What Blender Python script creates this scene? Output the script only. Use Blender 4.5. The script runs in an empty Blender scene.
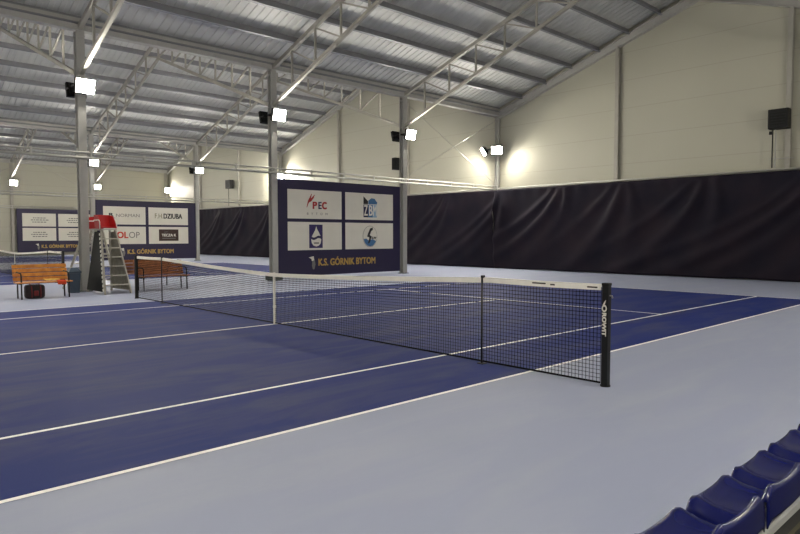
import bpy, bmesh, math, random
from mathutils import Vector, Matrix
random.seed(7)
S = bpy.context.scene
COL = S.collection
PI = math.pi

# ------------------------------------------------------------------ materials
def lin(c):
    return tuple(((v/255)/12.92 if v/255 <= .04045 else ((v/255+.055)/1.055)**2.4) for v in c)

def mat(name, rgb, rough=.6, metal=0.0, spec=.5, noise=0.0, nscale=3.0, bump=0.0, bscale=40.0, rgb2=None):
    m = bpy.data.materials.new(name); m.use_nodes = True
    nt = m.node_tree; b = nt.nodes['Principled BSDF']
    c = lin(rgb)
    b.inputs['Base Color'].default_value = (*c, 1)
    b.inputs['Roughness'].default_value = rough
    b.inputs['Metallic'].default_value = metal
    b.inputs['Specular IOR Level'].default_value = spec
    if noise or bump:
        geo = nt.nodes.new('ShaderNodeNewGeometry')
    if noise:
        n = nt.nodes.new('ShaderNodeTexNoise'); n.inputs['Scale'].default_value = nscale; n.inputs['Detail'].default_value = 5
        nt.links.new(geo.outputs['Position'], n.inputs['Vector'])
        r = nt.nodes.new('ShaderNodeValToRGB')
        r.color_ramp.elements[0].position = .3; r.color_ramp.elements[1].position = .7
        c2 = lin(rgb2) if rgb2 else tuple(v*(1-noise) for v in c)
        r.color_ramp.elements[0].color = (*c2, 1)
        r.color_ramp.elements[1].color = (*c, 1)
        nt.links.new(n.outputs['Fac'], r.inputs['Fac']); nt.links.new(r.outputs['Color'], b.inputs['Base Color'])
    if bump:
        n2 = nt.nodes.new('ShaderNodeTexNoise'); n2.inputs['Scale'].default_value = bscale; n2.inputs['Detail'].default_value = 3
        nt.links.new(geo.outputs['Position'], n2.inputs['Vector'])
        bp = nt.nodes.new('ShaderNodeBump'); bp.inputs['Strength'].default_value = bump; bp.inputs['Distance'].default_value = .02
        nt.links.new(n2.outputs['Fac'], bp.inputs['Height']); nt.links.new(bp.outputs['Normal'], b.inputs['Normal'])
    return m

def emat(name, rgb, strength):
    m = bpy.data.materials.new(name); m.use_nodes = True
    nt = m.node_tree; nt.nodes.remove(nt.nodes['Principled BSDF'])
    e = nt.nodes.new('ShaderNodeEmission'); e.inputs['Color'].default_value = (*rgb, 1); e.inputs['Strength'].default_value = strength
    nt.links.new(e.outputs['Emission'], nt.nodes['Material Output'].inputs['Surface'])
    return m

def floor_mat(name, rgb, rgb2, rough, spec):
    # acrylic hard court: large worn blotches, fine grain
    m = bpy.data.materials.new(name); m.use_nodes = True
    nt = m.node_tree; b = nt.nodes['Principled BSDF']; L = nt.links.new
    geo = nt.nodes.new('ShaderNodeNewGeometry')
    mp = nt.nodes.new('ShaderNodeMapping'); mp.inputs['Scale'].default_value = (1.5, .4, 1)
    mp.inputs['Rotation'].default_value = (0, 0, .5)
    L(geo.outputs['Position'], mp.inputs['Vector'])
    n = nt.nodes.new('ShaderNodeTexNoise'); n.inputs['Scale'].default_value = 1.3; n.inputs['Detail'].default_value = 8; n.inputs['Roughness'].default_value = .62
    n.inputs['Distortion'].default_value = .6
    L(mp.outputs['Vector'], n.inputs['Vector'])
    r = nt.nodes.new('ShaderNodeValToRGB'); r.color_ramp.elements[0].position = .44; r.color_ramp.elements[1].position = .80
    r.color_ramp.elements[0].color = (*lin(rgb), 1); r.color_ramp.elements[1].color = (*lin(rgb2), 1)
    L(n.outputs['Fac'], r.inputs['Fac']); L(r.outputs['Color'], b.inputs['Base Color'])
    b.inputs['Roughness'].default_value = rough; b.inputs['Specular IOR Level'].default_value = spec
    n2 = nt.nodes.new('ShaderNodeTexNoise'); n2.inputs['Scale'].default_value = 160; L(geo.outputs['Position'], n2.inputs['Vector'])
    bp = nt.nodes.new('ShaderNodeBump'); bp.inputs['Strength'].default_value = .12; bp.inputs['Distance'].default_value = .004
    L(n2.outputs['Fac'], bp.inputs['Height']); L(bp.outputs['Normal'], b.inputs['Normal'])
    return m

def wall_mat(name, rgb):
    # sandwich panels with horizontal joints
    m = bpy.data.materials.new(name); m.use_nodes = True
    nt = m.node_tree; b = nt.nodes['Principled BSDF']; L = nt.links.new
    geo = nt.nodes.new('ShaderNodeNewGeometry'); sp = nt.nodes.new('ShaderNodeSeparateXYZ'); L(geo.outputs['Position'], sp.inputs[0])
    d = nt.nodes.new('ShaderNodeMath'); d.operation = 'DIVIDE'; d.inputs[1].default_value = 1.12; L(sp.outputs['Z'], d.inputs[0])
    f = nt.nodes.new('ShaderNodeMath'); f.operation = 'FRACT'; L(d.outputs[0], f.inputs[0])
    lt = nt.nodes.new('ShaderNodeMath'); lt.operation = 'LESS_THAN'; lt.inputs[1].default_value = .022; L(f.outputs[0], lt.inputs[0])
    n = nt.nodes.new('ShaderNodeTexNoise'); n.inputs['Scale'].default_value = .7; n.inputs['Detail'].default_value = 4; L(geo.outputs['Position'], n.inputs['Vector'])
    r = nt.nodes.new('ShaderNodeValToRGB'); c = lin(rgb)
    r.color_ramp.elements[0].color = (*[v*.93 for v in c], 1); r.color_ramp.elements[1].color = (*c, 1); L(n.outputs['Fac'], r.inputs['Fac'])
    mx = nt.nodes.new('ShaderNodeMix'); mx.data_type = 'RGBA'
    L(lt.outputs[0], mx.inputs[0]); L(r.outputs['Color'], mx.inputs[6]); mx.inputs[7].default_value = (*[v*.84 for v in c], 1)
    L(mx.outputs[2], b.inputs['Base Color'])
    b.inputs['Roughness'].default_value = .5; b.inputs['Specular IOR Level'].default_value = .3
    return m

def mesh_cloth_mat(name, rgb):
    return mat(name, rgb, .85, spec=.2, noise=.25, nscale=6)

M = {}
M['blue'] = floor_mat('court blue acrylic', (31, 45, 104), (66, 69, 100), .7, .06)
M['apron'] = floor_mat('grey blue acrylic apron', (143, 149, 171), (151, 156, 172), .62, .18)
M['white_line'] = mat('white line paint', (242, 242, 240), .6, noise=.12, nscale=2)
M['wall'] = wall_mat('cream sandwich panel', (168, 166, 151))
M['roof'] = mat('galvanised roof sheet', (197, 198, 196), .6, .0, spec=.3, noise=.14, nscale=.9)
M['purlin'] = mat('galvanised purlin steel', (124, 125, 130), .5, .0, noise=.15, nscale=2)
M['steel'] = mat('grey painted steel', (164, 163, 158), .45, .0, noise=.1, nscale=3)
M['truss'] = mat('light grey truss steel', (152, 149, 140), .5, 0, noise=.1, nscale=3)
M['rail'] = mat('zinc rail tube', (150, 150, 144), .45, .1)
M['base'] = mat('dark green grey base paint', (70, 78, 74), .7)
M['black'] = mat('black powder coat', (9, 9, 11), .5, spec=.3)
M['black_matt'] = mat('black matt plastic', (15, 16, 15), .7, spec=.3, noise=.3, nscale=12)
M['twine'] = mat('black net twine', (12, 12, 15), .9, spec=.1)
M['tape'] = mat('white net tape', (242, 238, 228), .8, noise=.08, nscale=9)
M['mark'] = mat('dark printed mark', (60, 50, 46), .8)
M['lens'] = emat('floodlight lens', (1.0, .94, .82), 320.0)
M['curtain'] = mat('dark aubergine curtain cloth', (30, 22, 32), .8, spec=.2, noise=.22, rgb2=(14, 12, 27), nscale=.9, bump=.15, bscale=30)  # browner noise patches paint the warm lamplight into the cloth colour
M['banner'] = mat('deep navy banner vinyl', (27, 18, 58), .55, noise=.15, nscale=1.2)
M['panel'] = mat('off white banner print', (214, 210, 198), .6, noise=.05, nscale=2)
M['gold'] = mat('gold print', (176, 144, 72), .6)
M['pred'] = mat('red print', (160, 40, 38), .6)
M['pcolred'] = mat('bright red print', (196, 52, 34), .6)
M['pnavy'] = mat('navy print', (38, 34, 70), .6)
M['pblue'] = mat('blue print', (62, 106, 150), .6)
M['ppale'] = mat('pale blue print', (138, 170, 196), .6)
M['pgrey'] = mat('grey print', (112, 110, 106), .6)
M['pdark'] = mat('black print', (34, 32, 32), .6)
M['polive'] = mat('olive print', (108, 106, 58), .6)
M['pbrown'] = mat('brown print', (54, 30, 20), .6)
M['pviolet'] = mat('violet print', (44, 32, 84), .6)
M['wood'] = mat('varnished orange wood', (206, 138, 44), .4, noise=.35, nscale=7, rgb2=(168, 98, 28))
M['wood2'] = mat('varnished brown wood', (158, 98, 48), .45, noise=.3, nscale=7, rgb2=(122, 70, 34))
M['alu'] = mat('aluminium', (176, 172, 160), .4, .6, noise=.2, nscale=20)
M['alu_w'] = mat('white coated bar', (214, 212, 204), .5)
M['redseat'] = mat('red plastic', (176, 20, 22), .4, noise=.15, nscale=6)
M['lit_cloth'] = mat('lit grey side cloth', (176, 172, 156), .85, noise=.3, nscale=9)  # light grey paints the far cloth as lit; its near twin is black
M['bin'] = mat('slate blue plastic', (58, 74, 92), .5, noise=.1, nscale=5)
M['bag'] = mat('dark sports bag nylon', (36, 22, 24), .75, noise=.25, nscale=14)
M['bagred'] = mat('dark red nylon', (112, 24, 26), .7)
M['orange'] = mat('orange red towel', (200, 66, 30), .9, bump=.3, bscale=60)
M['yellow'] = mat('pale yellow towel', (224, 186, 90), .9, bump=.3, bscale=60)
M['seat'] = mat('glossy blue plastic', (11, 18, 78), .25, spec=.55, noise=.12, nscale=7)
M['galv'] = mat('light grey beam', (170, 172, 172), .5, .2)
M['deck'] = mat('dark rubber deck', (15, 14, 12), .8, noise=.3, nscale=5)
M['deckline'] = mat('olive deck stripe', (52, 48, 28), .8)

# ------------------------------------------------------------------ mesh helpers
class MB:
    def __init__(s): s.bm = bmesh.new()
    def box(s, lo, hi, mtx=None):
        vs = [s.bm.verts.new((x, y, z)) for x in (lo[0], hi[0]) for y in (lo[1], hi[1]) for z in (lo[2], hi[2])]
        for f in ((0,1,3,2),(4,6,7,5),(0,4,5,1),(2,3,7,6),(0,2,6,4),(1,5,7,3)):
            s.bm.faces.new([vs[i] for i in f])
        if mtx is not None: bmesh.ops.transform(s.bm, matrix=mtx, verts=vs)
        return s
    def frame(s, a, b, up=(0,0,1)):
        a = Vector(a); b = Vector(b); d = (b-a).normalized(); u = Vector(up)
        if abs(d.dot(u)) > .98: u = Vector((1,0,0))
        r = d.cross(u).normalized(); u = r.cross(d).normalized()
        return a, b, d, r, u
    def bar(s, a, b, w, h, up=(0,0,1)):            # rectangular bar w across, h along up
        a, b, d, r, u = s.frame(a, b, up)
        q = [(-w/2,-h/2),(w/2,-h/2),(w/2,h/2),(-w/2,h/2)]
        A = [s.bm.verts.new(a+r*i+u*j) for i, j in q]; B = [s.bm.verts.new(b+r*i+u*j) for i, j in q]
        for k in range(4): s.bm.faces.new((A[k], A[(k+1)%4], B[(k+1)%4], B[k]))
        s.bm.faces.new(A[::-1]); s.bm.faces.new(B)
        return s
    def tube(s, pts, rad, n=10, cap=True):
        pts = [Vector(p) for p in pts]; rings = []
        rads = rad if isinstance(rad, (list, tuple)) else [rad]*len(pts)
        ref = None
        for i, p in enumerate(pts):
            d = (pts[min(i+1, len(pts)-1)]-pts[max(i-1, 0)]).normalized()
            if ref is None:
                ref = Vector((0,0,1)) if abs(d.z) < .9 else Vector((1,0,0))
            r = d.cross(ref).normalized(); u = r.cross(d).normalized(); ref = u
            rings.append([s.bm.verts.new(p+(r*math.cos(2*PI*k/n)+u*math.sin(2*PI*k/n))*rads[i]) for k in range(n)])
        for A, B in zip(rings, rings[1:]):
            for k in range(n): s.bm.faces.new((A[k], A[(k+1)%n], B[(k+1)%n], B[k]))
        if cap: s.bm.faces.new(rings[0][::-1]); s.bm.faces.new(rings[-1])
        return s
    def poly(s, pts, ext=None):                     # planar polygon, optional extrusion vector
        vs = [s.bm.verts.new(p) for p in pts]; f = s.bm.faces.new(vs)
        if ext is not None:
            e = Vector(ext); ws = [s.bm.verts.new(v.co+e) for v in vs]; s.bm.faces.new(ws[::-1])
            n = len(vs)
            for k in range(n): s.bm.faces.new((vs[k], ws[k], ws[(k+1)%n], vs[(k+1)%n]))
        return s
    def grid(s, nu, nv, fn, close_u=False):
        g = [[s.bm.verts.new(fn(i/nu, j/nv)) for j in range(nv+1)] for i in range(nu+1)]
        for i in range(nu):
            for j in range(nv): s.bm.faces.new((g[i][j], g[i+1][j], g[i+1][j+1], g[i][j+1]))
        return g
    def bevel(s, off, seg=2):
        bmesh.ops.bevel(s.bm, geom=[e for e in s.bm.edges], offset=off, segments=seg, affect='EDGES', profile=.6)
        return s
    def build(s, name, m, parent=None, smooth=False, loc=None):
        bmesh.ops.recalc_face_normals(s.bm, faces=s.bm.faces[:])
        me = bpy.data.meshes.new(name); s.bm.to_mesh(me); s.bm.free()
        ms = m if isinstance(m, (list, tuple)) else [m]
        for q in ms: me.materials.append(q)
        if smooth:
            for p in me.polygons: p.use_smooth = True
        o = bpy.data.objects.new(name, me); COL.objects.link(o)
        if parent: o.parent = parent
        if loc is not None: o.location = loc
        return o

def tag(o, label=None, cat=None, group=None, kind=None):
    if label: o['label'] = label
    if cat: o['category'] = cat
    if group: o['group'] = group
    if kind: o['kind'] = kind
    return o
def thing(name, label, cat, loc=(0,0,0), rz=0, group=None):
    o = bpy.data.objects.new(name, None); COL.objects.link(o); o.empty_display_size = .2
    o.location = loc; o.rotation_euler = (0, 0, rz)
    return tag(o, label, cat, group)
def copy_tree(o, parent=None):
    c = o.copy(); COL.objects.link(c)
    if parent: c.parent = parent
    for ch in list(o.children): copy_tree(ch, c)
    return c
def dup(root, loc, rz, label, group=None):
    r = copy_tree(root); r.location = loc; r.rotation_euler = (0, 0, rz); r['label'] = label
    if group: r['group'] = group
    return r

def text_obj(name, s, size, m, parent, pos, mtx, bold=0.0, sx=1.0, spacing=1.0, width=None, thick=.004, align='CENTER', shear=0):
    """lettering as a thin mesh; mtx maps text x,y,normal to the world"""
    cu = bpy.data.curves.new(name, 'FONT'); cu.body = s; cu.size = size; cu.align_x = align; cu.align_y = 'CENTER'
    cu.extrude = thick/2; cu.space_character = spacing; cu.shear = shear; cu.resolution_u = 3
    t = bpy.data.objects.new(name+'_tmp', cu); COL.objects.link(t)
    dg = bpy.context.evaluated_depsgraph_get(); dg.update()
    me = bpy.data.meshes.new_from_object(t.evaluated_get(dg)); me.name = name
    bpy.data.objects.remove(t); bpy.data.curves.remove(cu)
    if bold > 0:                                     # heavier strokes: the same glyphs nudged around
        bb = bmesh.new()
        for dx, dy in ((-1, -.6), (1, -.6), (-1, .6), (1, .6)):
            m2 = me.copy(); m2.transform(Matrix.Translation((dx*bold, dy*bold, .0002*(dx+2*dy)))); bb.from_mesh(m2); bpy.data.meshes.remove(m2)
        bb.to_mesh(me); bb.free()
    if width:
        xs = [v.co.x for v in me.vertices]; sx = width/(max(xs)-min(xs))
    me.transform(Matrix.Translation(Vector(pos)) @ mtx @ Matrix.Diagonal((sx, 1, 1, 1)))
    me.materials.clear(); me.materials.append(m)
    o = bpy.data.objects.new(name, me); COL.objects.link(o); o.parent = parent
    return o
# text on a surface facing +x : text x -> world +y, text y -> world z
FX = Matrix(((0,0,1,0),(1,0,0,0),(0,1,0,0),(0,0,0,1)))

# ------------------------------------------------------------------ layout numbers (metres)
XA, XB, XC, XN = -9.55, -28.6, -47.7, 12.4           # column rows, far wall, near wall
YE, YS = 18.5, -18.9                                 # end wall, back wall
YF = (-.28, 5.93, 12.17, 18.385)                          # frames
Z0, SL = 7.25, .335                                  # eaves height under the rafters, roof slope
HALLS = ((XA, -.25, XN), (XB, (XA+XB)/2, XA), (XC, (XB+XC)/2, XB))
def zr(x):
    for a, r, b in HALLS:
        if a <= x <= b:
            zt = Z0+SL*(r-a)
            return zt-SL*abs(x-r)
    return Z0

# ------------------------------------------------------------------ the room
def build_floor():
    mb = MB(); bm = mb.bm
    def rect(x0, x1, y0, y1, z, mi):
        f = bm.faces.new([bm.verts.new(p) for p in ((x0,y0,z),(x1,y0,z),(x1,y1,z),(x0,y1,z))]); f.material_index = mi
    rect(XC, XN, YS, YE, 0, 0)
    for cx in (0, -19.07, -38.15):
        rect(cx-5.485, cx+5.485, -11.885, 11.885, .0015, 1)
        w = .025; z = .003
        for x in (-5.46, 5.46, -4.09, 4.09): rect(cx+x-w, cx+x+w, -11.885, 11.885, z, 2)
        for y in (-11.86, 11.86): rect(cx-5.435, cx+5.435, y-w, y+w, z, 2)
        for y in (-6.4, 6.4): rect(cx-4.065, cx+4.065, y-w, y+w, z, 2)
        rect(cx-w, cx+w, -6.375, 6.375, z, 2)
    # base slab under the painted surface
    for a in ((XC-.3, YS-.3), ):
        vs = [bm.verts.new(p) for p in ((XC-.3,YS-.3,-.2),(XN+.3,YS-.3,-.2),(XN+.3,YE+.3,-.2),(XC-.3,YE+.3,-.2))]; bm.faces.new(vs)
    me = bpy.data.meshes.new('floor'); bm.to_mesh(me); bm.free()
    for k in ('apron', 'blue', 'white_line'): me.materials.append(M[k])
    o = bpy.data.objects.new('floor', me); COL.objects.link(o); tag(o, kind='structure')
build_floor()

RT = .425                                            # rafter plus purlin depth up to the sheet
def gable_profile():
    pts = []
    for a, r, b in reversed(HALLS):
        pts += [(a, zr(a)+RT+.02), (r, Z0+SL*(r-a)+RT+.02)]
    pts.append((XN, zr(XN)+RT+.02))
    return pts
for nm, y, t in (('wall_north', YE, .2), ('wall_south', YS, -.2)):
    mb = MB()
    prof = gable_profile()
    for (xa, za), (xb, zb) in zip(prof, prof[1:]):
        mb.poly([(xa, y, 0), (xb, y, 0), (xb, y, zb), (xa, y, za)], (0, t, 0))
    tag(mb.build(nm, M['wall']), kind='structure')
zc = zr(XC)+RT+.02; zn = zr(XN)+RT+.02
tag(MB().box((XC-.2, YS, 0), (XC, YE, zc)).build('wall_west', M['wall']), kind='structure')
tag(MB().box((XN, YS, 0), (XN+.2, YE, zn)).build('wall_east', M['wall']), kind='structure')

ceil = bpy.data.objects.new('ceiling', None); COL.objects.link(ceil); tag(ceil, kind='structure')
PITCH = .27
def roof_half(xa, xb):                               # xa valley/eave, xb ridge
    za, zb = zr(xa) if xa in (XN, XC) else Z0, None
    n = int((YE-YS)/PITCH)
    mb = MB(); rows = []
    za = zr(xa); zb = zr(xb)
    sgn = 1
    for k in range(n+1):
        y0 = YS+k*PITCH
        for dy, dz in ((0, 0), (.12, 0), (.14, .03), (.25, .03)):
            y = y0+dy
            if y > YE: y = YE
            rows.append((mb.bm.verts.new((xa, y, za+RT+dz)), mb.bm.verts.new((xb, y, zb+RT+dz))))
    for (a, b), (c, d) in zip(rows, rows[1:]):
        if (a.co-c.co).length > 1e-6: mb.bm.faces.new((a, b, d, c))
    # weather skin above the ribs
    mb.poly([(xa, YS, za+RT+.12), (xb, YS, zb+RT+.12), (xb, YE, zb+RT+.12), (xa, YE, za+RT+.12)])
    mb.build('roof_sheet', M['roof'], ceil)
    d = .12; L = abs(xb-xa); sg = 1 if xb > xa else -1
    tang = Vector((sg, 0, SL)).normalized() if zb > za else Vector((sg, 0, -SL)).normalized()
    nrm = Vector((-tang.z*sg, 0, abs(tang.x))) if sg > 0 else Vector((tang.z, 0, abs(tang.x)))
    nrm.normalize()
    while d < L-.02:
        x = xa+sg*d
        z = zr(x)+.14
        p0 = Vector((x, YS+.02, z)); p1 = Vector((x, YE-.02, z)); h = .27
        pb = MB()
        pb.bar(p0+nrm*(h/2), p1+nrm*(h/2), .012, h, up=nrm)
        pb.bar(p0+nrm*.006+tang*.035, p1+nrm*.006+tang*.035, .075, .012, up=nrm)
        pb.bar(p0+nrm*(h-.006)-tang*.035, p1+nrm*(h-.006)-tang*.035, .075, .012, up=nrm)
        pb.build('purlin', M['purlin'], ceil)
        d += 1.3
for a, r, b in HALLS:
    roof_half(a, r); roof_half(b, r)
for x in (XA, XB):                                   # valley gutters above the column rows
    g = MB().box((x-.13, YS+.02, Z0+.03), (x+.13, YE-.02, Z0+.22))
    g.box((x-.10, YS+.02, Z0+.22), (x+.10, YE-.02, Z0+.36))
    g.build('valley_gutter', M['steel'], ceil)
g = MB().box((XC+.02, YS+.02, Z0+.02), (XC+.24, YE-.02, Z0+.3)); g.build('eaves_beam', M['steel'], ceil)
for a, r, b in HALLS:                                # rafters lying against the end wall
    for xe in (a, b):
        ze = zr(xe) if xe == XN else Z0
        zt = Z0+SL*(r-a)
        rb = MB()
        for w, h, dz in ((.20, .022, .011), (.03, .30, .16), (.20, .022, .309)):
            rb.bar((xe, YE-.12, ze-.12+dz), (r, YE-.12, zt-.12+dz), w, h)
        rb.build('rafter', M['steel'], ceil)

# wall posts of the gable and of the far side
def h_section(mb, x, y, z0, z1, d=.28, b=.26, tf=.02, tw=.016, axis='x'):
    if axis == 'x':
        mb.box((x-d/2, y-b/2, z0), (x-d/2+tf, y+b/2, z1)); mb.box((x+d/2-tf, y-b/2, z0), (x+d/2, y+b/2, z1))
        mb.box((x-d/2+tf, y-tw/2, z0), (x+d/2-tf, y+tw/2, z1))
    else:
        mb.box((x-b/2, y-d/2, z0), (x+b/2, y-d/2+tf, z1)); mb.box((x-b/2, y+d/2-tf, z0), (x+b/2, y+d/2, z1))
        mb.box((x-tw/2, y-d/2+tf, z0), (x+tw/2, y+d/2-tf, z1))
    return mb
k = 1
for x in (-3.4, 2.85, 9.1, -15.8, -22.0, -34.5, -41.0):
    o = h_section(MB(), x, YE-.085, 0, zr(x)-.10, d=.16, b=.16, tf=.014, tw=.012, axis='y').build('trim_%d' % k, M['truss']); tag(o, kind='structure'); k += 1
for y in YF[:3]:
    o = h_section(MB(), XC+.1, y, 0, Z0+.02, d=.19, b=.2, axis='x').build('trim_%d' % k, M['truss']); tag(o, kind='structure'); k += 1
o = h_section(MB(), XC+.1, 18.25, 0, Z0+.02, d=.19, b=.2, axis='x').build('trim_%d' % k, M['truss']); tag(o, kind='structure')

# ------------------------------------------------------------------ steel columns
def column(x, y, label, small=False):
    t = thing('steel_column', label, 'column', (x, y, 0), 0, 'steel columns between the courts')
    d, b = (.2, .15) if small else (.235, .22)
    h_section(MB(), 0, 0, .02, Z0+.02, d=d, b=b).build('shaft', M['steel'], t)
    e_ = .02 if small else .05
    MB().box((-d/2-e_, -b/2-e_, 0), (d/2+e_, b/2+e_, .025)).build('base_plate', M['base'], t)
    MB().box((-d/2-.01, -b/2-.01, Z0-.14), (d/2+.01, b/2+.01, Z0-.115)).box((-d/2+.022, -b/2, 6.0), (d/2-.022, b/2, 6.02)).build('stiffener', M['steel'], t)
    return t
column(XA, YF[0], 'grey steel column between the slate bin and the umpire chair with red seat')
c2 = column(XA, YF[1], 'grey steel column along the left edge of the nearest sponsor banner')
MB().box((-.22, -.21, .025), (.22, .21, .2)).build('base_block', M['base'], c2)
column(XA, YF[2], 'grey steel column along the right edge of the nearest sponsor banner')
column(XA, YF[3], 'slim grey column against the gable wall where two curtains meet', True)
column(XB, YF[1], 'far grey column at the left edge of the middle sponsor banner')
column(XB, YF[2], 'far grey column at the right edge of the middle sponsor banner')
column(XB, YF[3], 'far slim column at the gable wall behind the nearer columns', True)

# ------------------------------------------------------------------ roof trusses
def truss(y, hall, label):
    a, r, b = HALLS[hall]
    t = thing('roof_truss', label, 'truss', (r, y, 0), 0, 'roof trusses across the halls')
    zt = Z0+SL*(r-a); LB = 6.05; SB = .372
    for sg, xe in ((1, a), (-1, b)):
        L = abs(r-xe); ext = L > 10.5
        x0 = xe+sg*(.15 if not ext else .1)
        def top(d): return Vector((sg*(-(L-d)), 0, zt-SL*(L-d)+.07))
        base = zt-SL*L-(Z0-LB); 
        half = r-a
        def bot(d): return Vector((sg*(-(L-d)), 0, LB+SB*half-SB*(L-d)))
        d0 = .12
        MB().bar(top(d0), top(L), .12, .13).build('top_chord', M['truss'], t)
        MB().bar(bot(d0), bot(L), .10, .11).build('bottom_chord', M['truss'], t)
        ds = []
        d = L-1.45
        while d > .6: ds.append(d); d -= 1.32
        ds.sort()
        prev = None
        for d in ds:
            MB().bar(top(d)-Vector((0,0,.06)), bot(d)+Vector((0,0,.05)), .06, .06).build('web_post', M['truss'], t)
        for d1, d2 in zip(ds, ds[1:]+[L]):
            MB().bar(top(d1)-Vector((0,0,.06)), bot(d2)+Vector((0,0,.05)), .05, .05).build('web_diagonal', M['truss'], t)
    MB().bar((0, 0, zt), (0, 0, LB+SB*(r-a)+.05), .07, .07).build('web_post', M['truss'], t)
    return t
truss(YF[0], 0, 'roof truss over the near court, on the column beside the umpire chair')
truss(YF[1], 0, 'roof truss over the near court, on the column left of the nearest banner')
truss(YF[2], 0, 'roof truss over the near court, closest to the gable wall')
truss(YF[0], 1, 'roof truss at the upper left, over the second court beyond the bin column')
truss(YF[1], 1, 'roof truss over the second court, reaching the column left of the nearest banner')
truss(YF[2], 1, 'roof truss over the second court, reaching the column right of the nearest banner')
truss(YF[1], 2, 'faraway roof truss over the third court, left of the middle banner')
truss(YF[2], 2, 'faraway roof truss over the third court, beside its lit corner')

# ------------------------------------------------------------------ rails along the rows
def rail(x, y0, y1, z, label, off=.19):
    t = thing('curtain_rail', label, 'rail', (x+off, y0, z), 0, 'curtain rails')
    L = y1-y0
    MB().tube([(0, 0, 0), (0, L, 0)], .028, 8).build('upper_tube', M['rail'], t, True)
    MB().tube([(0, 0, -.15), (0, L, -.15)], .04, 8).build('lower_tube', M['rail'], t, True)
    y = .4
    while y < L:
        MB().box((-.03, y-.03, -.20), (.03, y+.03, .05)).build('clamp', M['steel'], t); y += 1.5
    return t
rail(XA, -14, 18.1, 3.90, 'twin tube rail running along the nearest column row above the sponsor banner')
rail(XB, -14, 18.1, 3.90, 'twin tube rail along the far column row above the middle banner')
rail(XC, -14, 18.0, 3.92, 'twin tube rail along the far side wall above the leftmost banner', .26)
def wrail(x0, x1, label):
    t = thing('curtain_rail', label, 'rail', (x0, YE-.24, 3.82), 0, 'curtain rails')
    MB().tube([(0, 0, 0), (x1-x0, 0, 0)], .03, 8).build('tube', M['rail'], t, True)
    x = .5
    while x < x1-x0-.1:
        MB().box((x-.02, .0, -.02), (x+.02, .24, .02)).build('bracket', M['steel'], t); x += 2.0
wrail(XA+.15, XN-.1, 'white tube holding up the dark curtain behind the near court')
wrail(XB+.15, XA-.15, 'white tube holding up the dark curtain behind the second court')
wrail(XC+.15, XB-.15, 'white tube holding up the dark curtain behind the third court')

# bracing rods
def rods(x, y0, y1, z0, z1, lab):
    for (ya, za, yb, zb), l in zip(((y0, z0, y1, z1), (y0, z1, y1, z0)), lab):
        o = MB().tube([(x+(.03 if za < zb else -.03), ya, za), (x+(.03 if za < zb else -.03), yb, zb)], .009, 6).build('brace_rod', M['rail'], None, True)
        tag(o, l, 'rod', 'bracing rods')
rods(XA, 12.285, 18.3, 4.0, 7.1, ('thin brace rod rising toward the gable wall, right of the nearest banner', 'thin brace rod dropping toward the gable wall, right of the nearest banner'))
rods(XB, -.165, 5.815, 4.1, 7.1, ('thin brace rod rising toward the middle banner at far left', 'thin brace rod dropping toward the middle banner at far left'))

# ------------------------------------------------------------------ curtains
def curtain(x0, x1, label, seed):
    rnd = random.Random(seed); W = x1-x0; H = 3.72; y = YE-.32
    hooks = []
    hx = .2
    while hx < W+2: hooks.append((hx, rnd.uniform(.5, 1.2), rnd.uniform(.7, 1.3))); hx += rnd.uniform(2.8, 4.4)
    ph = [rnd.uniform(0, 6.28) for _ in range(8)]
    def fn(u, v):
        X = u*W; h = v*H; dpt = H-h
        d = .03+.012*math.sin(X*3.1+ph[0])*min(1, dpt)+.02*math.sin(X*.55+ph[1]+h*.3)
        for hk, st, wd in hooks:                    # swags sweeping down and to the left of each hook
            s = X-(hk-st*.50*dpt**1.75)
            if dpt > .02:
                for j, (off, am) in enumerate(((0, .24), (.9*wd, .17), (-1.0*wd, .12))):
                    q = (s-off*(.25+dpt*.5))/(.10+.15*dpt)
                    d += am*math.exp(-q*q)*min(1, dpt*1.2)*max(.25, 1-dpt/5.0)
        d += .02*math.sin(X*9+ph[2])*math.exp(-dpt*2.5)
        return (x0+X, y+.02-d, h+.03+.012*math.sin(X*2.2+ph[3])*(1-v))
    mb = MB(); nu = int(W/.09)
    mb.grid(nu, 44, fn)
    fs = mb.bm.faces[:]
    o = mb.build('curtain', M['curtain'], None, True)
    sm = o.modifiers.new('thickness', 'SOLIDIFY'); sm.thickness = .006
    tag(o, label, 'curtain', 'dark curtains along the gable wall')
curtain(XA+.005, XN-.05, 'dark draped curtain along the gable wall behind the near court', 3)
curtain(XB+.10, XA, 'dark curtain seen between the nearest banner and the corner column', 5)
curtain(XC+.30, XB-.12, 'dark curtain seen between the middle banner and the nearest banner', 9)

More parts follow.
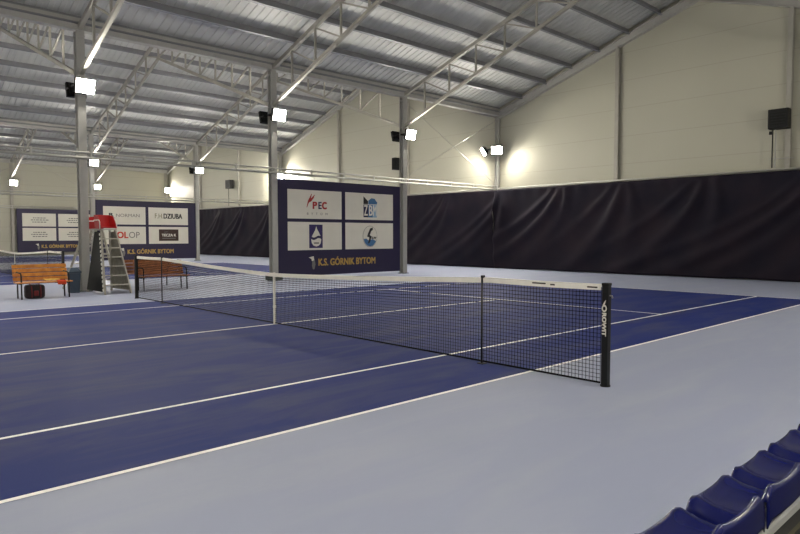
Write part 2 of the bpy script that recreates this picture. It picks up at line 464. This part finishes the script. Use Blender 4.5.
# ------------------------------------------------------------------ floodlights
lamp_proto = None
def floodlight(x, y, z, rz, label, group='floodlights'):
    """rz = 0 shines toward +x"""
    global lamp_proto
    if lamp_proto is None:
        t = thing('floodlight', label, 'floodlight', (x, y, z), rz, group)
        tilt = Matrix.Translation((.27, 0, 0)) @ Matrix.Rotation(math.radians(14), 4, 'Y')
        def tf(mb): bmesh.ops.transform(mb.bm, matrix=tilt, verts=mb.bm.verts[:]); return mb
        h = MB().box((-.07, -.26, -.21), (.055, .26, .21)).bevel(.02, 2)
        tf(h).build('housing', M['black_matt'], t)
        f = MB()
        for k in range(7):
            f.box((-.12, -.18+.06*k-.006, -.14), (-.065, -.18+.06*k+.006, .14))
        tf(f).build('cooling_fins', M['black_matt'], t)
        tf(MB().box((.057, -.23, -.18), (.064, .23, .18))).build('lens', M['lens'], t)
        b = MB().bar((-.0, -.27, -.0), (.27, -.27, 0), .012, .05).bar((0, .27, 0), (.27, .27, 0), .012, .05).box((-.012, -.276, -.03), (.0, .276, .03))
        b.build('bracket', M['black'], t)
        lamp_proto = t
        return t
    return dup(lamp_proto, (x, y, z), rz, label, group)
ZL = 5.70
side = .13
names = {0: 'beside the umpire chair', 1: 'left of the nearest banner', 2: 'right of the nearest banner', 3: 'in the curtain corner'}
for i, y in enumerate(YF):
    dx = side if i < 3 else .115
    yy = y
    f1 = floodlight(XA+dx, yy, ZL, 0, 'glowing floodlight facing the near court on the column '+names[i])
    f2 = floodlight(XA-dx, yy, ZL, PI, 'floodlight turned to the second court on the column '+names[i])
    if i == 3:
        f1.location = (XA+.13, yy-.22, ZL); f2.location = (XA-.28, yy-.24, ZL)
        f1.rotation_euler = (0, .3, math.radians(-51)); f2.rotation_euler = (0, .3, PI+math.radians(50))
nb = {1: 'left of the middle banner', 2: 'right of the middle banner', 3: 'at the gable wall'}
for i in (1, 2, 3):
    y = YF[i]-(.27 if i == 3 else 0); dx = side if i < 3 else .115
    floodlight(XB+dx, y, ZL, 0, 'far floodlight facing the second court on the column '+nb[i])
    floodlight(XB-dx, y, ZL, PI, 'far floodlight turned to the third court on the column '+nb[i])
nc = {0: 'beyond the left edge', 1: 'at the left edge of the leftmost banner', 2: 'at the right edge of the leftmost banner', 3: 'in the lit back corner'}
for i, y in enumerate((-.3, 6.0, 12.2, 18.25)):
    floodlight(XC+.202, y, ZL, 0, 'faraway floodlight on the side wall '+nc[i])
for y in (-12.4, -6.3, -.3, 6, 12.2):
    floodlight(XN-.01, y, 5.0, PI, 'floodlight on the wall behind the spectator seats', 'floodlights on the spectator side wall')
for x, rz in ((XA+.13, 0), (XA-.13, PI), (XB+.13, 0), (XB-.13, PI)):
    for y in (-6.4, -12.5):
        floodlight(x, y, ZL, rz, 'floodlight on a column outside the view', 'floodlights outside the view')
for x in (XA, XB):
    for y in (-6.4, -12.5):
        column(x, y, 'grey steel column standing outside the view at left')['group'] = 'columns outside the view'
column(XB, YF[0], 'far steel column just outside the left edge')

# ------------------------------------------------------------------ sponsor banners
def banner(x, y0, label, z0=.09, W=5.78):
    """hangs in the plane x facing +x, from y0, 5.8 wide"""
    H = 3.46
    t = thing('sponsor_banner', label, 'banner', (x, y0, z0), 0, 'navy sponsor banners')
    def sheet(u, v):
        return (.008*math.sin(u*9)*math.sin(v*5)+.004, u*W, v*H)
    MB().box((-.03, 0, 0), (.03, W, H)).build('sheet', M['banner'], t)
    e = MB()
    for k in range(9):
        yy = .2+k*(W-.4)/8
        e.box((-.012, yy-.01, H-.0), (.012, yy+.01, H+.16))
    e.build('hanger', M['steel'], t)
    cells = {}
    for ci, (ya, yb) in enumerate(((.39, 2.80), (2.98, 5.44))):
        for ri, (za, zb) in enumerate(((2.07, 3.11), (.93, 1.95))):
            p = MB().box((.03, ya, za), (.036, yb, zb)).build('sponsor_panel', M['panel'], t)
            cells[(ci, ri)] = (p, (ya+yb)/2, (za+zb)/2)
    return t, cells
def club_line(t, mat_=None):
    text_obj('lettering', 'K.S. GÓRNIK BYTOM', .36, M['gold'], t, (.033, 3.1, .46), FX, bold=.012, width=2.78)
    e = MB().poly([(.031, 1.28, .66), (.031, 1.50, .70), (.031, 1.52, .56), (.031, 1.42, .52), (.031, 1.40, .60)], (.004, 0, 0))
    e.build('club_emblem', M['panel'], t)
    e = MB().poly([(.031, 1.44, .54), (.031, 1.54, .58), (.031, 1.58, .40), (.031, 1.53, .22), (.031, 1.46, .22), (.031, 1.42, .36)], (.003, 0, 0))
    e.build('club_emblem', M['pgrey'], t)
def disc(y, z, ry, rz_, x=.037, a0=0, a1=2*PI, n=36):
    return [(x, y+ry*math.cos(a0+(a1-a0)*k/n), z+rz_*math.sin(a0+(a1-a0)*k/n)) for k in range(n)]
TH = (.003, 0, 0)

t, c = banner(XA+.05, 6.07, 'big navy banner with gold club lettering nearest the court, red lettered logo top left', .12, 5.84)
club_line(t)
p, y, z = c[(0, 0)]
text_obj('logo_lettering', 'P', .36, M['pred'], p, (.038, y-.04, z-.04), FX, bold=.016, width=.20)
text_obj('logo_lettering', 'E', .36, M['pnavy'], p, (.0382, y+.195, z-.04), FX, bold=.014, width=.15)
text_obj('logo_lettering', 'C', .36, M['pred'], p, (.0384, y+.40, z-.04), FX, bold=.02, width=.22)
text_obj('logo_lettering', 'BYTOM', .12, M['pgrey'], p, (.038, y+.08, z-.34), FX, width=.92, spacing=2.6)
f = MB().poly([(.037, y-.40, z-.12), (.037, y-.33, z+.14), (.037, y-.17, z+.40), (.037, y-.16, z+.38), (.037, y-.22, z+.16), (.037, y-.30, z+.06), (.037, y-.37, z-.10)], TH)
f.poly([(.037, y-.30, z+.06), (.037, y-.20, z+.22), (.037, y-.02, z+.38), (.037, y-.08, z+.24), (.037, y-.18, z+.12)], TH)
f.build('logo_flames', M['pred'], p)
p, y, z = c[(1, 0)]
MB().poly([(.037, y-.33, z+.40), (.037, y-.33, z+.10), (.037, y-.10, z+.10), (.037, y-.10, z+.22)], TH).build('logo_roof', M['pdark'], p)
MB().poly([(.037, y-.08, z+.10), (.037, y-.08, z+.24), (.037, y+.08, z+.34), (.037, y+.24, z+.32), (.037, y+.38, z+.18), (.037, y+.36, z+.10)], TH).build('logo_roof', M['pblue'], p)
MB().poly([(.037, y-.33, z-.42), (.037, y-.09, z-.42), (.037, y-.09, z+.08), (.037, y-.33, z+.08)], TH).build('logo_tile', M['pnavy'], p)
MB().poly([(.037, y-.09, z-.42), (.037, y+.14, z-.42), (.037, y+.14, z+.08), (.037, y-.09, z+.08)], TH).build('logo_tile', M['pblue'], p)
MB().poly([(.037, y+.14, z-.42), (.037, y+.36, z-.42), (.037, y+.36, z+.08), (.037, y+.14, z+.08)], TH).build('logo_tile', M['ppale'], p)
for ch, yy in (('Z', -.21), ('B', .03), ('M', .25)):
    text_obj('logo_lettering', ch, .58, M['panel'], p, (.041, y+yy, z-.17), FX, bold=.014, width=.19)
p, y, z = c[(0, 1)]
o = MB().poly([(.037, y-.29+.0, z-.44), (.037, y+.31, z-.44), (.037, y+.31, z+.42), (.037, y-.29, z+.42)], TH).build('logo_tile', M['pviolet'], p)
drop = [(0, .36), (.05, .24), (.14, .10), (.20, -.02), (.225, -.14), (.20, -.26), (.12, -.35), (0, -.385), (-.12, -.35), (-.20, -.26), (-.225, -.14), (-.20, -.02), (-.12, .10), (-.05, .22)]
MB().poly([(.041, y+.02+a, z+b) for a, b in drop], TH).build('logo_drop', M['panel'], p)
wv = [(.0445, y+.02-.22+.44*k/10, z-.02-.035*math.sin(k/10*2*PI)*1) for k in range(11)]
MB().poly(wv+[(.0445, q[1], q[2]-.09) for q in reversed(wv)], TH).build('logo_wave', M['pnavy'], p)
MB().poly([(.0445, y-.10, z-.23), (.0445, y+.14, z-.23), (.0445, y+.14, z-.285), (.0445, y-.08, z-.285)], TH).build('logo_strip', M['pgrey'], p)
p, y, z = c[(1, 1)]
MB().poly(disc(y, z-.02, .37, .42), TH).build('logo_ring', M['pgrey'], p)
MB().poly(disc(y, z-.02, .355, .405, .0405), TH).build('logo_disc', M['panel'], p)
MB().poly(disc(y, z-.02, .34, .39, .044, PI*1.08, PI*1.92)+[(.044, y+.30, z-.20), (.044, y+.12, z-.12), (.044, y-.05, z-.19), (.044, y-.2, z-.10)], TH).build('logo_sea', M['pblue'], p)
MB().poly([(.0475, y+q[0], z+q[1]) for q in ((.13, .34), (.0, .30), (-.10, .12), (-.16, -.02), (-.04, -.06), (-.12, -.30), (-.02, -.26), (.08, -.02), (-.02, .04), (.06, .20), (.14, .24))], TH).build('logo_bolt', M['pdark'], p)
text_obj('logo_lettering', 'SUW', .12, M['pdark'], p, (.047, y+.19, z-.08), FX, bold=.006, width=.26, shear=.2)

t, c = banner(XB+.12, 6.06, 'navy banner behind the umpire chair with brown logo at lower right', .16, 5.95)
club_line(t)
p, y, z = c[(0, 0)]
text_obj('logo_lettering', 'NORMAN', .27, M['pgrey'], p, (.038, y+.18, z+.0), FX, width=1.35)
text_obj('logo_lettering', 'R', .27, M['pdark'], p, (.038, y-.78, z+.03), FX, bold=.01, width=.26)
MB().poly([(.037, y-.95, z-.16), (.037, y-.55, z-.16), (.037, y-.55, z-.13), (.037, y-.95, z-.13)], TH).build('logo_strip', M['pgrey'], p)
p, y, z = c[(1, 0)]
text_obj('logo_lettering', 'F.H.', .42, M['polive'], p, (.038, y-.60, z), FX, bold=.0, width=.50)
text_obj('logo_lettering', 'DZIUBA', .42, M['pdark'], p, (.038, y+.26, z), FX, bold=.016, width=1.18)
p, y, z = c[(0, 1)]
text_obj('logo_lettering', 'COL', .52, M['pcolred'], p, (.038, y-.33, z), FX, bold=.02, width=1.0)
text_obj('logo_lettering', 'OP', .52, M['pgrey'], p, (.038, y+.52, z), FX, bold=-.006, width=.62)
p, y, z = c[(1, 1)]
MB().poly([(.037, y-.62, z-.34), (.037, y+.60, z-.34), (.037, y+.60, z+.36), (.037, y-.62, z+.36)], TH).build('logo_tile', M['pbrown'], p)
text_obj('logo_lettering', 'TECZA K', .22, M['panel'], p, (.042, y, z+.0), FX, bold=.008, width=.9)
MB().poly([(.041, y-.42, z-.20), (.041, y+.42, z-.20), (.041, y+.42, z-.16), (.041, y-.42, z-.16)], TH).poly([(.041, y-.3, z+.18), (.041, y-.08, z+.20), (.041, y-.08, z+.23), (.041, y-.3, z+.2)], TH).build('logo_strip', M['pgrey'], p)

t, c = banner(XC+.36, 6.15, 'faraway navy banner on the side wall, leftmost, with small grey print', .25)
club_line(t)
for key in c:
    p, y, z = c[key]
    mb = MB()
    for dz, w in ((.16, .9), (0, 1.2), (-.17, 1.0)):
        yy = -w/2
        rr = random.Random(int(w*100)+key[0]*7+key[1])
        while yy < w/2:
            l = rr.uniform(.08, .22)
            mb.poly([(.037, y+yy, z+dz-.035), (.037, y+yy+l, z+dz-.035), (.037, y+yy+l, z+dz+.035), (.037, y+yy, z+dz+.035)], TH); yy += l+.05
    mb.build('small_print', M['pgrey'], p)

# ------------------------------------------------------------------ nets
NW = 6.36
def htop(x):                                         # top of the net: straps at the sticks and at the centre
    a = abs(x)
    if a >= 4.78: return 1.07-.006*math.sin((a-4.78)/(NW-4.78)*PI)
    return .914+(1.065-.914)*(a/4.78)**1.35
def make_net(loc, label):
    t = thing('tennis_net', label, 'net', loc, 0, 'tennis nets')
    mb = MB(); pit = .0425; n = int(2*NW/pit); w = .0019
    def strand(pts, w):
        rows = []
        for p in pts:
            p = Vector(p)
            rows.append(p)
        for a, b in zip(rows, rows[1:]): mb.bar(a, b, w*2, w*2, up=(0, 1, 0) if abs((b-a).z) > abs((b-a).x) else (0, 0, 1))
    for i in range(n+1):
        x = -NW+2*NW*i/n
        strand([(x, 0, .035), (x, 0, htop(x)-.03)], w)
    rows = 23
    seg = 48
    for j in range(rows+1):
        f = j/rows
        pts = []
        for i in range(seg+1):
            x = -NW+2*NW*i/seg
            pts.append((x, 0, .035+f*(htop(x)-.05-.035)))
        strand(pts, w if j < rows-6 else w*1.5)
    mb.build('netting', M['twine'], t)
    mb = MB()
    for side_ in (-1, 1):
        mb.grid(96, 1, lambda u, v: (-NW+2*NW*u, side_*(.008+.004*math.sin(v*PI)), htop(-NW+2*NW*u)-.065*(1-v)))
    mb.grid(96, 1, lambda u, v: (-NW+2*NW*u, -.008+.016*v, htop(-NW+2*NW*u)))
    tp = mb.build('tape', M['tape'], t)
    for xa, xb, dz in ((5.50, 5.68, .026), (5.74, 5.80, .034), (6.20, 6.32, .036)):
        MB().box((xa, -.0135, htop(xa)-dz-.008), (xb, -.0105, htop(xa)-dz+.008)).build('printed_mark', M['mark'], tp)
    s = MB().box((-.025, -.011, .0), (.025, -.009+.0, .92)).box((-.025, .009, .0), (.025, .011, .92)).box((-.025, -.011, .914), (.025, .011, .922)).box((-.03, -.014, .30), (.03, .014, .34))
    s.build('centre_strap', M['tape'], t)
    MB().tube([(-NW, 0, .03), (0, 0, .028), (NW, 0, .03)], .011, 6).build('bottom_cord', M['twine'], t, True)
    return t
net = make_net((0, 0, 0), 'black tennis net with white tape across the near court')
net2 = dup(net, (-19.07, 0, 0), 0, 'distant tennis net behind the left wooden bench on the second court')

def make_post(loc, label, lettered, crank):
    t = thing('net_post', label, 'post', loc, 0, 'black net posts')
    MB().box((-.036, -.036, 0), (.036, .036, 1.07)).bevel(.01, 2).build('shaft', M['black'], t, False)
    MB().box((-.039, -.039, 1.055), (.039, .039, 1.085)).bevel(.008, 2).build('cap', M['black_matt'], t)
    MB().tube([(0, 0, 0), (0, 0, .015)], .052, 20).build('floor_collar', M['black_matt'], t, True)
    if lettered:
        mt = Matrix(((0,1,0,0),(0,0,-1,0),(-1,0,0,0),(0,0,0,1)))     # reads downwards on the face toward -y
        text_obj('lettering', 'ROWIT', .062, M['panel'], t, (-.006, -.0375, .655), mt, bold=.003, width=.245)
        ring = MB()
        n = 24
        for k in range(n):
            a0, a1 = 2*PI*k/n, 2*PI*(k+1)/n
            ring.poly([(-.004+r_*math.cos(a), -.0385, .82+r_*1.3*math.sin(a)) for r_, a in ((.016, a0), (.029, a0), (.029, a1), (.016, a1))], (0, .002, 0))
        ring.poly([(-.024, -.0385, .852), (.002, -.0385, .862), (.014, -.0385, .91), (-.006, -.0385, .885)], (0, .002, 0))
        ring.build('logo', M['panel'], t)
    if crank:
        MB().tube([(.035, 0, .955), (.062, 0, .955), (.066, 0, .93)], .007, 8).build('crank', M['alu'], t, True)
    return t
make_post((6.42, 0, 0), 'black net post with white vertical lettering, nearest the camera', True, True)
make_post((-6.44, 0, 0), 'black net post at the far end of the near net, beside a wooden bench', False, False)
make_post((-19.07+6.44, 0, 0), 'distant black net post at the right end of the left wooden bench', False, False)

def make_stick(loc, label):
    t = thing('singles_stick', label, 'net stick', loc, 0, 'black singles sticks')
    MB().tube([(0, -.022, .012), (0, -.022, 1.07)], .0125, 10).build('rod', M['black'], t, True)
    MB().box((-.045, -.06, 0), (.045, .03, .012)).bevel(.004, 1).build('foot', M['black'], t)
    MB().box((-.014, -.03, 1.06), (.014, .016, 1.09)).build('clip', M['black'], t)
    return t
make_stick((4.78, -.012, 0), 'thin black stick propping the near net near its closest post')
make_stick((-4.80, -.012, 0), 'thin black stick propping the far end of the near net')
make_stick((-19.07+4.8, -.012, 0), 'thin black stick propping the distant net behind the left bench')

# ------------------------------------------------------------------ benches
def make_bench(loc, rz, label, wood, L=1.26):
    """faces +x, length along y"""
    t = thing('park_bench', label, 'bench', loc, rz, 'slatted wooden benches')
    h = L/2
    for k in range(4):                               # seat slats
        x = -.16+.115*k
        MB().box((x, -h, .395), (x+.10, h, .425)).bevel(.006, 1).build('seat_slat', wood, t)
    for k in range(4):                               # back slats, leaning back
        z = .485+.105*k; x = -.185-.035*k
        b = MB().box((-.014, -h, -.045), (.014, h, .045)).bevel(.006, 1)
        bmesh.ops.transform(b.bm, matrix=Matrix.Translation((x, 0, z)) @ Matrix.Rotation(math.radians(-18), 4, 'Y'), verts=b.bm.verts[:])
        b.build('back_slat', wood, t)
    for s in (-1, 1):
        y = s*(h-.09)
        MB().tube([(.27, y, 0), (.255, y, .38), (.255, y, .56), (.235, y, .62), (.17, y, .65), (-.20, y, .66)], .017, 8).build('leg', M['black'], t, True)
        MB().tube([(-.13, y, 0), (-.145, y, .38), (-.195, y, .40), (-.345, y, .86)], .017, 8).build('leg', M['black'], t, True)
        MB().bar((-.16, y, .378), (.28, y, .378), .03, .03).build('seat_bearer', M['black'], t)
    return t
b1 = make_bench((-8.30, -1.66, 0), 0, 'orange wooden bench with the dark red bag beneath it', M['wood'])
make_bench((-8.62, 1.56, 0), 0, 'brown wooden bench behind the far end of the near net', M['wood2'], 1.45)
make_bench((-10.25, 1.62, 0), PI, 'brown wooden bench turned to the second court, behind the umpire chair', M['wood2'], 1.6)

# bag under the bench
t = thing('sports_bag', 'dark red and black bag lying under the orange bench', 'bag', (-8.28, -1.86, 0))
def bagshape(u, v):
    a = 2*PI*u; b = PI*(v-.5)
    def se(c, e): return math.copysign(abs(c)**e, c)
    return (.16*se(math.cos(b), .35)*se(math.cos(a), .55), .225*se(math.cos(b), .35)*se(math.sin(a), .55), .175+.175*se(math.sin(b), .35)+.0)
m_ = MB(); m_.grid(28, 16, bagshape); bmesh.ops.remove_doubles(m_.bm, verts=m_.bm.verts[:], dist=.0005)
m_.build('body', M['bag'], t, True)
for s in (-.10, .10):
    MB().tube([(.165, s, .03), (.178, s, .16), (.15, s, .31), (.05, s, .352), (-.05, s, .352)], .014, 6).build('strap', M['bagred'], t, True)
MB().box((.15, -.055, .07), (.18, .055, .20)).bevel(.01, 1).build('pocket', M['bagred'], t)
# towels on the bench
def cloth(name, label, cat, loc, m, w, path):
    mb = MB()
    n = len(path)-1
    mb.grid(10, n, lambda u, v: (path[int(round(v*n))][0], (u-.5)*w+.006*math.sin(v*9), path[int(round(v*n))][1]+.004*math.sin(u*17)))
    o = mb.build(name, m, None, True, loc)
    sm = o.modifiers.new('thickness', 'SOLIDIFY'); sm.thickness = .012; sm.offset = 1
    return tag(o, label, cat)
cloth('towel', 'orange red towel hanging over the front edge of the left bench', 'towel', (-8.30, -1.30, 0), M['orange'], .2,
      [(.12, .437), (.2, .437), (.275, .437), (.31, .43), (.318, .40), (.316, .36), (.318, .34)])
cloth('towel', 'pale yellow towel folded on the seat of the left bench', 'towel', (-8.30, -1.45, 0), M['yellow'], .36,
      [(-.14, .445), (-.10, .455), (-.05, .46), (0, .455), (.04, .445)])

# ------------------------------------------------------------------ bin
t = thing('trash_bin', 'slate blue plastic trash bin at the foot of the column', 'bin', (-9.26, -.66, 0))
def taper(mb, z0, z1, a0, a1):
    A = [mb.bm.verts.new((sx*a0, sy*a0, z0)) for sx, sy in ((-1,-1),(1,-1),(1,1),(-1,1))]
    B = [mb.bm.verts.new((sx*a1, sy*a1, z1)) for sx, sy in ((-1,-1),(1,-1),(1,1),(-1,1))]
    for k in range(4): mb.bm.faces.new((A[k], A[(k+1)%4], B[(k+1)%4], B[k]))
    mb.bm.faces.new(A[::-1]); mb.bm.faces.new(B)
    return mb
taper(MB(), 0, .55, .12, .15).bevel(.02, 2).build('body', M['bin'], t)
MB().box((-.165, -.165, .55), (.165, .165, .60)).bevel(.012, 2).build('rim', M['bin'], t)
l_ = taper(MB(), .60, .70, .155, .09).bevel(.012, 2); l_.build('swing_lid', M['bin'], t)

# ------------------------------------------------------------------ umpire chairs
def make_umpire(loc, rz, label, second=False):
    """ladder side faces local +x; local origin between the feet"""
    t = thing('umpire_chair', label, 'umpire chair', loc, rz, 'umpire chairs')
    zt = 1.74
    A, B, C_, D = Vector((.52, -.42, 0)), Vector((.52, .28, 0)), Vector((-.75, -.38, 0)), Vector((-.75, .28, 0))
    a, b, c, d = Vector((-.10, -.24, zt)), Vector((-.10, .14, zt)), Vector((-.44, -.24, zt)), Vector((-.44, .14, zt))
    for p, q in ((A, a), (B, b), (C_, c), (D, d)):
        MB().bar(p, q, .045, .06).build('leg', M['alu'], t)
    for k in range(1, 7):
        f = k/7
        MB().bar(A.lerp(a, f)+Vector((.01, 0, 0)), B.lerp(b, f)+Vector((.01, 0, 0)), .07, .028).build('rung', M['alu'], t)
    for f in (.18, .6):
        MB().bar(C_.lerp(c, f), D.lerp(d, f), .03, .03).build('rear_brace', M['alu'], t)
    # side cloths stretched between the legs: near one coloured as unlit, far one as lit
    def side_cloth(P, Q, p, q, m, out):
        mb = MB(); i0, i1 = .04, .97
        mb.poly([P.lerp(p, i0)+out, Q.lerp(q, i0)+out, Q.lerp(q, i1)+out, P.lerp(p, i1)+out], out*.3)
        return mb.build('side_cloth', m, t)
    if not second: side_cloth(A.lerp(C_, .05), C_, a, c, M['black_matt'], Vector((0, -.028, 0)))
    if not second: side_cloth(B, D, b, d, M['lit_cloth'], Vector((0, .028, 0)))
    # perforated strip down the near stringer
    mb = MB()
    for k in range(14):
        f = .05+k*.066
        mb.bar(A.lerp(a, f)+Vector((-.03, -.035, 0)), A.lerp(a, f+.034)+Vector((-.035, -.035, 0)), .05, .012, up=(0, 1, 0))
    mb.build('leg_trim', M['alu_w'], t)
    MB().box((-.48, -.27, zt), (-.04, .17, zt+.025)).build('platform', M['alu'], t)
    # red bucket seat: pan, tall back, sides sloping down towards the front
    cy = -.05
    MB().box((-.47, cy-.19, zt+.05), (-.04, cy+.19, zt+.09)).bevel(.015, 2).build('seat', M['redseat'], t)
    b_ = MB().bar((-.46, cy, zt+.06), (-.53, cy, zt+.42), .40, .025, up=(1, 0, 0)).bevel(.008, 2)
    b_.build('seat_back', M['redseat'], t)
    for sy in (-1, 1):
        y_ = cy+sy*.195
        pts = [(-.47, y_, zt+.06), (-.02, y_, zt+.04), (-.10, y_, zt+.20), (-.24, y_, zt+.38), (-.53, y_, zt+.42)]
        MB().poly(pts, (0, sy*.016, 0)).build('seat_side', M['redseat'], t)
        y_ = cy+sy*.23
        MB().tube([(-.08, y_, zt+.03), (-.08, y_, zt+.22), (-.14, y_, zt+.27), (-.46, y_, zt+.27)], .013, 8).build('armrest', M['alu_w'], t, True)
    if second:
        MB().tube([(.16, -.30, zt-.02), (.12, -.30, zt+.12), (.0, -.28, zt+.30)], [.02, .05, .03], 8).build('rolled_cloth', M['alu_w'], t, True)
    return t
make_umpire((-8.56, .14, 0), math.radians(4), 'umpire chair with red seat and silver ladder right of the column')
make_umpire((-10.62, .05, 0), math.radians(222), 'second umpire chair mostly hidden behind the column', True)

# ------------------------------------------------------------------ wall boxes
def wall_speaker(loc, label, w=.62, h=.66, poles=2, drop=2.05):
    t = thing('speaker_box', label, 'speaker', loc, 0, 'black boxes on the walls')
    MB().box((-w/2, -.36, 0), (w/2, 0, h)).bevel(.03, 2).build('cabinet', M['black'], t)
    g = MB()
    for k in range(5):
        z = .1+k*(h-.2)/5
        g.box((-w/2+.07, -.372, z), (w/2-.07, -.358, z+.05))
    g.build('grille', M['black_matt'], t)
    MB().box((-w/2+.1, 0, h*.3), (w/2-.1, .10, h*.7)).build('bracket', M['steel'], t)
    for k in range(poles):
        MB().tube([(-w/2+.10+.09*k, -.12, -drop), (-w/2+.10+.09*k, -.12, .02)], .02, 8).build('conduit', M['black_matt'] if k == 0 else M['steel'], t, True)
    if poles > 1:
        MB().tube([(-w/2+.02, -.10, -.98), (w/2+.1, .02, -.98)], .015, 6).build('stay', M['steel'], t, True)
        MB().box((-w/2, -.18, -.16), (-w/2+.11, -.10, -.05)).build('junction_box', M['black'], t)
    return t
wall_speaker((2.64, YE-.17, 5.17), 'black box on twin poles high on the gable wall at right', drop=1.29)
wall_speaker((-35.55, YE-.14, 5.22), 'distant black box on one pole above the far curtain', .7, .66, 1, 1.34)
t = thing('speaker_box', 'black speaker on the column right of the nearest banner', 'speaker', (XA-.24, YF[2]-.02, 4.30), 0, 'black boxes on the walls')
MB().box((-.12, -.30, 0), (.10, .06, .50)).bevel(.02, 2).build('cabinet', M['black'], t)
MB().box((-.10, -.31, .04), (.08, -.298, .46)).build('grille', M['black_matt'], t)
MB().box((.06, -.03, .18), (.09, .03, .32)).build('bracket', M['steel'], t)

# ------------------------------------------------------------------ spectator seats
SEAT_W = .495
def make_seat(loc, label):
    """back to +x, front to -x"""
    t = thing('stadium_seat', label, 'seat', loc, 0, 'blue spectator seats')
    prof = [(-.165, -.075), (-.172, -.02), (-.165, .0), (-.14, .008), (-.08, -.012), (0, -.02), (.07, -.008), (.115, .035), (.14, .10), (.152, .145), (.165, .155), (.178, .142), (.180, .10), (.181, .06), (.182, .03)]
    nu = 24
    def fn(u, v):
        j = v*(len(prof)-1); i = min(int(j), len(prof)-2); f = j-i
        x = prof[i][0]*(1-f)+prof[i+1][0]*f; z = prof[i][1]*(1-f)+prof[i+1][1]*f
        s = 2*u-1
        y = s*SEAT_W/2
        edge = max(0, abs(s)-.72)/.28
        if j < 11.5:
            wgt = 1 if j < 8 else max(0, (11.5-j)/3.5)
            z += wgt*(.012*math.exp(-((abs(s)-.70)/.14)**2)-.045*edge**2.2-.007*math.cos(s*PI))
        if j >= 8: z -= .03*edge**3
        x += .012*s*s*(-1 if j > 7 else 1)
        return (x, y, z)
    mb = MB(); mb.grid(nu, 42, fn)
    o = mb.build('shell', M['seat'], t, True)
    o.modifiers.new('thickness', 'SOLIDIFY').thickness = .006
    for s in (-1, 1):
        MB().box((-.02, s*.12-.02, -.041), (.12, s*.12+.02, -.03)).build('bracket', M['galv'], t)
    return t
ys = [-4.68, -4.15, -3.615, -3.085, -2.57, -2.04, -1.51, -.98]
lab = ['spectator seat below the frame edge, before the nearest one', 'blue spectator seat just below the bottom edge', 'blue spectator seat cut by the bottom edge, lowest in view',
       'blue spectator seat, second up from the bottom edge', 'blue spectator seat in the middle of the visible row', 'blue spectator seat, next to the topmost at the right edge',
       'topmost blue spectator seat, cut by the right edge', 'blue spectator seat just beyond the right edge']
seat0 = None
for y, l in zip(ys, lab):
    if seat0 is None: seat0 = make_seat((8.80, y, .415), l)
    else: dup(seat0, (8.80, y, .415), 0, l)
t = thing('seat_beam', 'light grey steel beam carrying the blue spectator seats', 'beam', (8.85, -2.8, 0))
MB().box((-.05, -2.3, .345), (.10, 2.3, .375)).build('beam', M['galv'], t)
for y in (-2.0, -.7, .7, 2.0):
    MB().box((-.03, y-.03, .10), (.03, y+.03, .345)).build('leg', M['galv'], t)
t = thing('spectator_platform', 'dark rubber covered platform under the blue seats', 'platform', (10.3, -3, 0))
MB().box((-1.68, -6, 0), (1.9, 6, .10)).build('deck', M['deck'], t)
MB().box((-1.465, -6, .10), (-1.445, 6, .103)).build('stripe', M['deckline'], t)

# ------------------------------------------------------------------ camera, world, view
cam = bpy.data.cameras.new('camera'); co = bpy.data.objects.new('camera', cam); COL.objects.link(co)
cam.sensor_width = 36; cam.lens = 637.27/800*36; cam.clip_end = 200
co.location = (9.7789, -6.0803, 1.5782)
co.rotation_euler = (PI/2-.0494, .0007, .8192)
S.camera = co
w = bpy.data.worlds.new('world'); S.world = w; w.use_nodes = True
w.node_tree.nodes['Background'].inputs['Color'].default_value = (.5, .55, .6, 1)
w.node_tree.nodes['Background'].inputs['Strength'].default_value = 0.0
S.view_settings.view_transform = 'Standard'; S.view_settings.look = 'None'
S.view_settings.gamma = 1; S.view_settings.use_curve_mapping = False
S.view_settings.exposure = 1.05
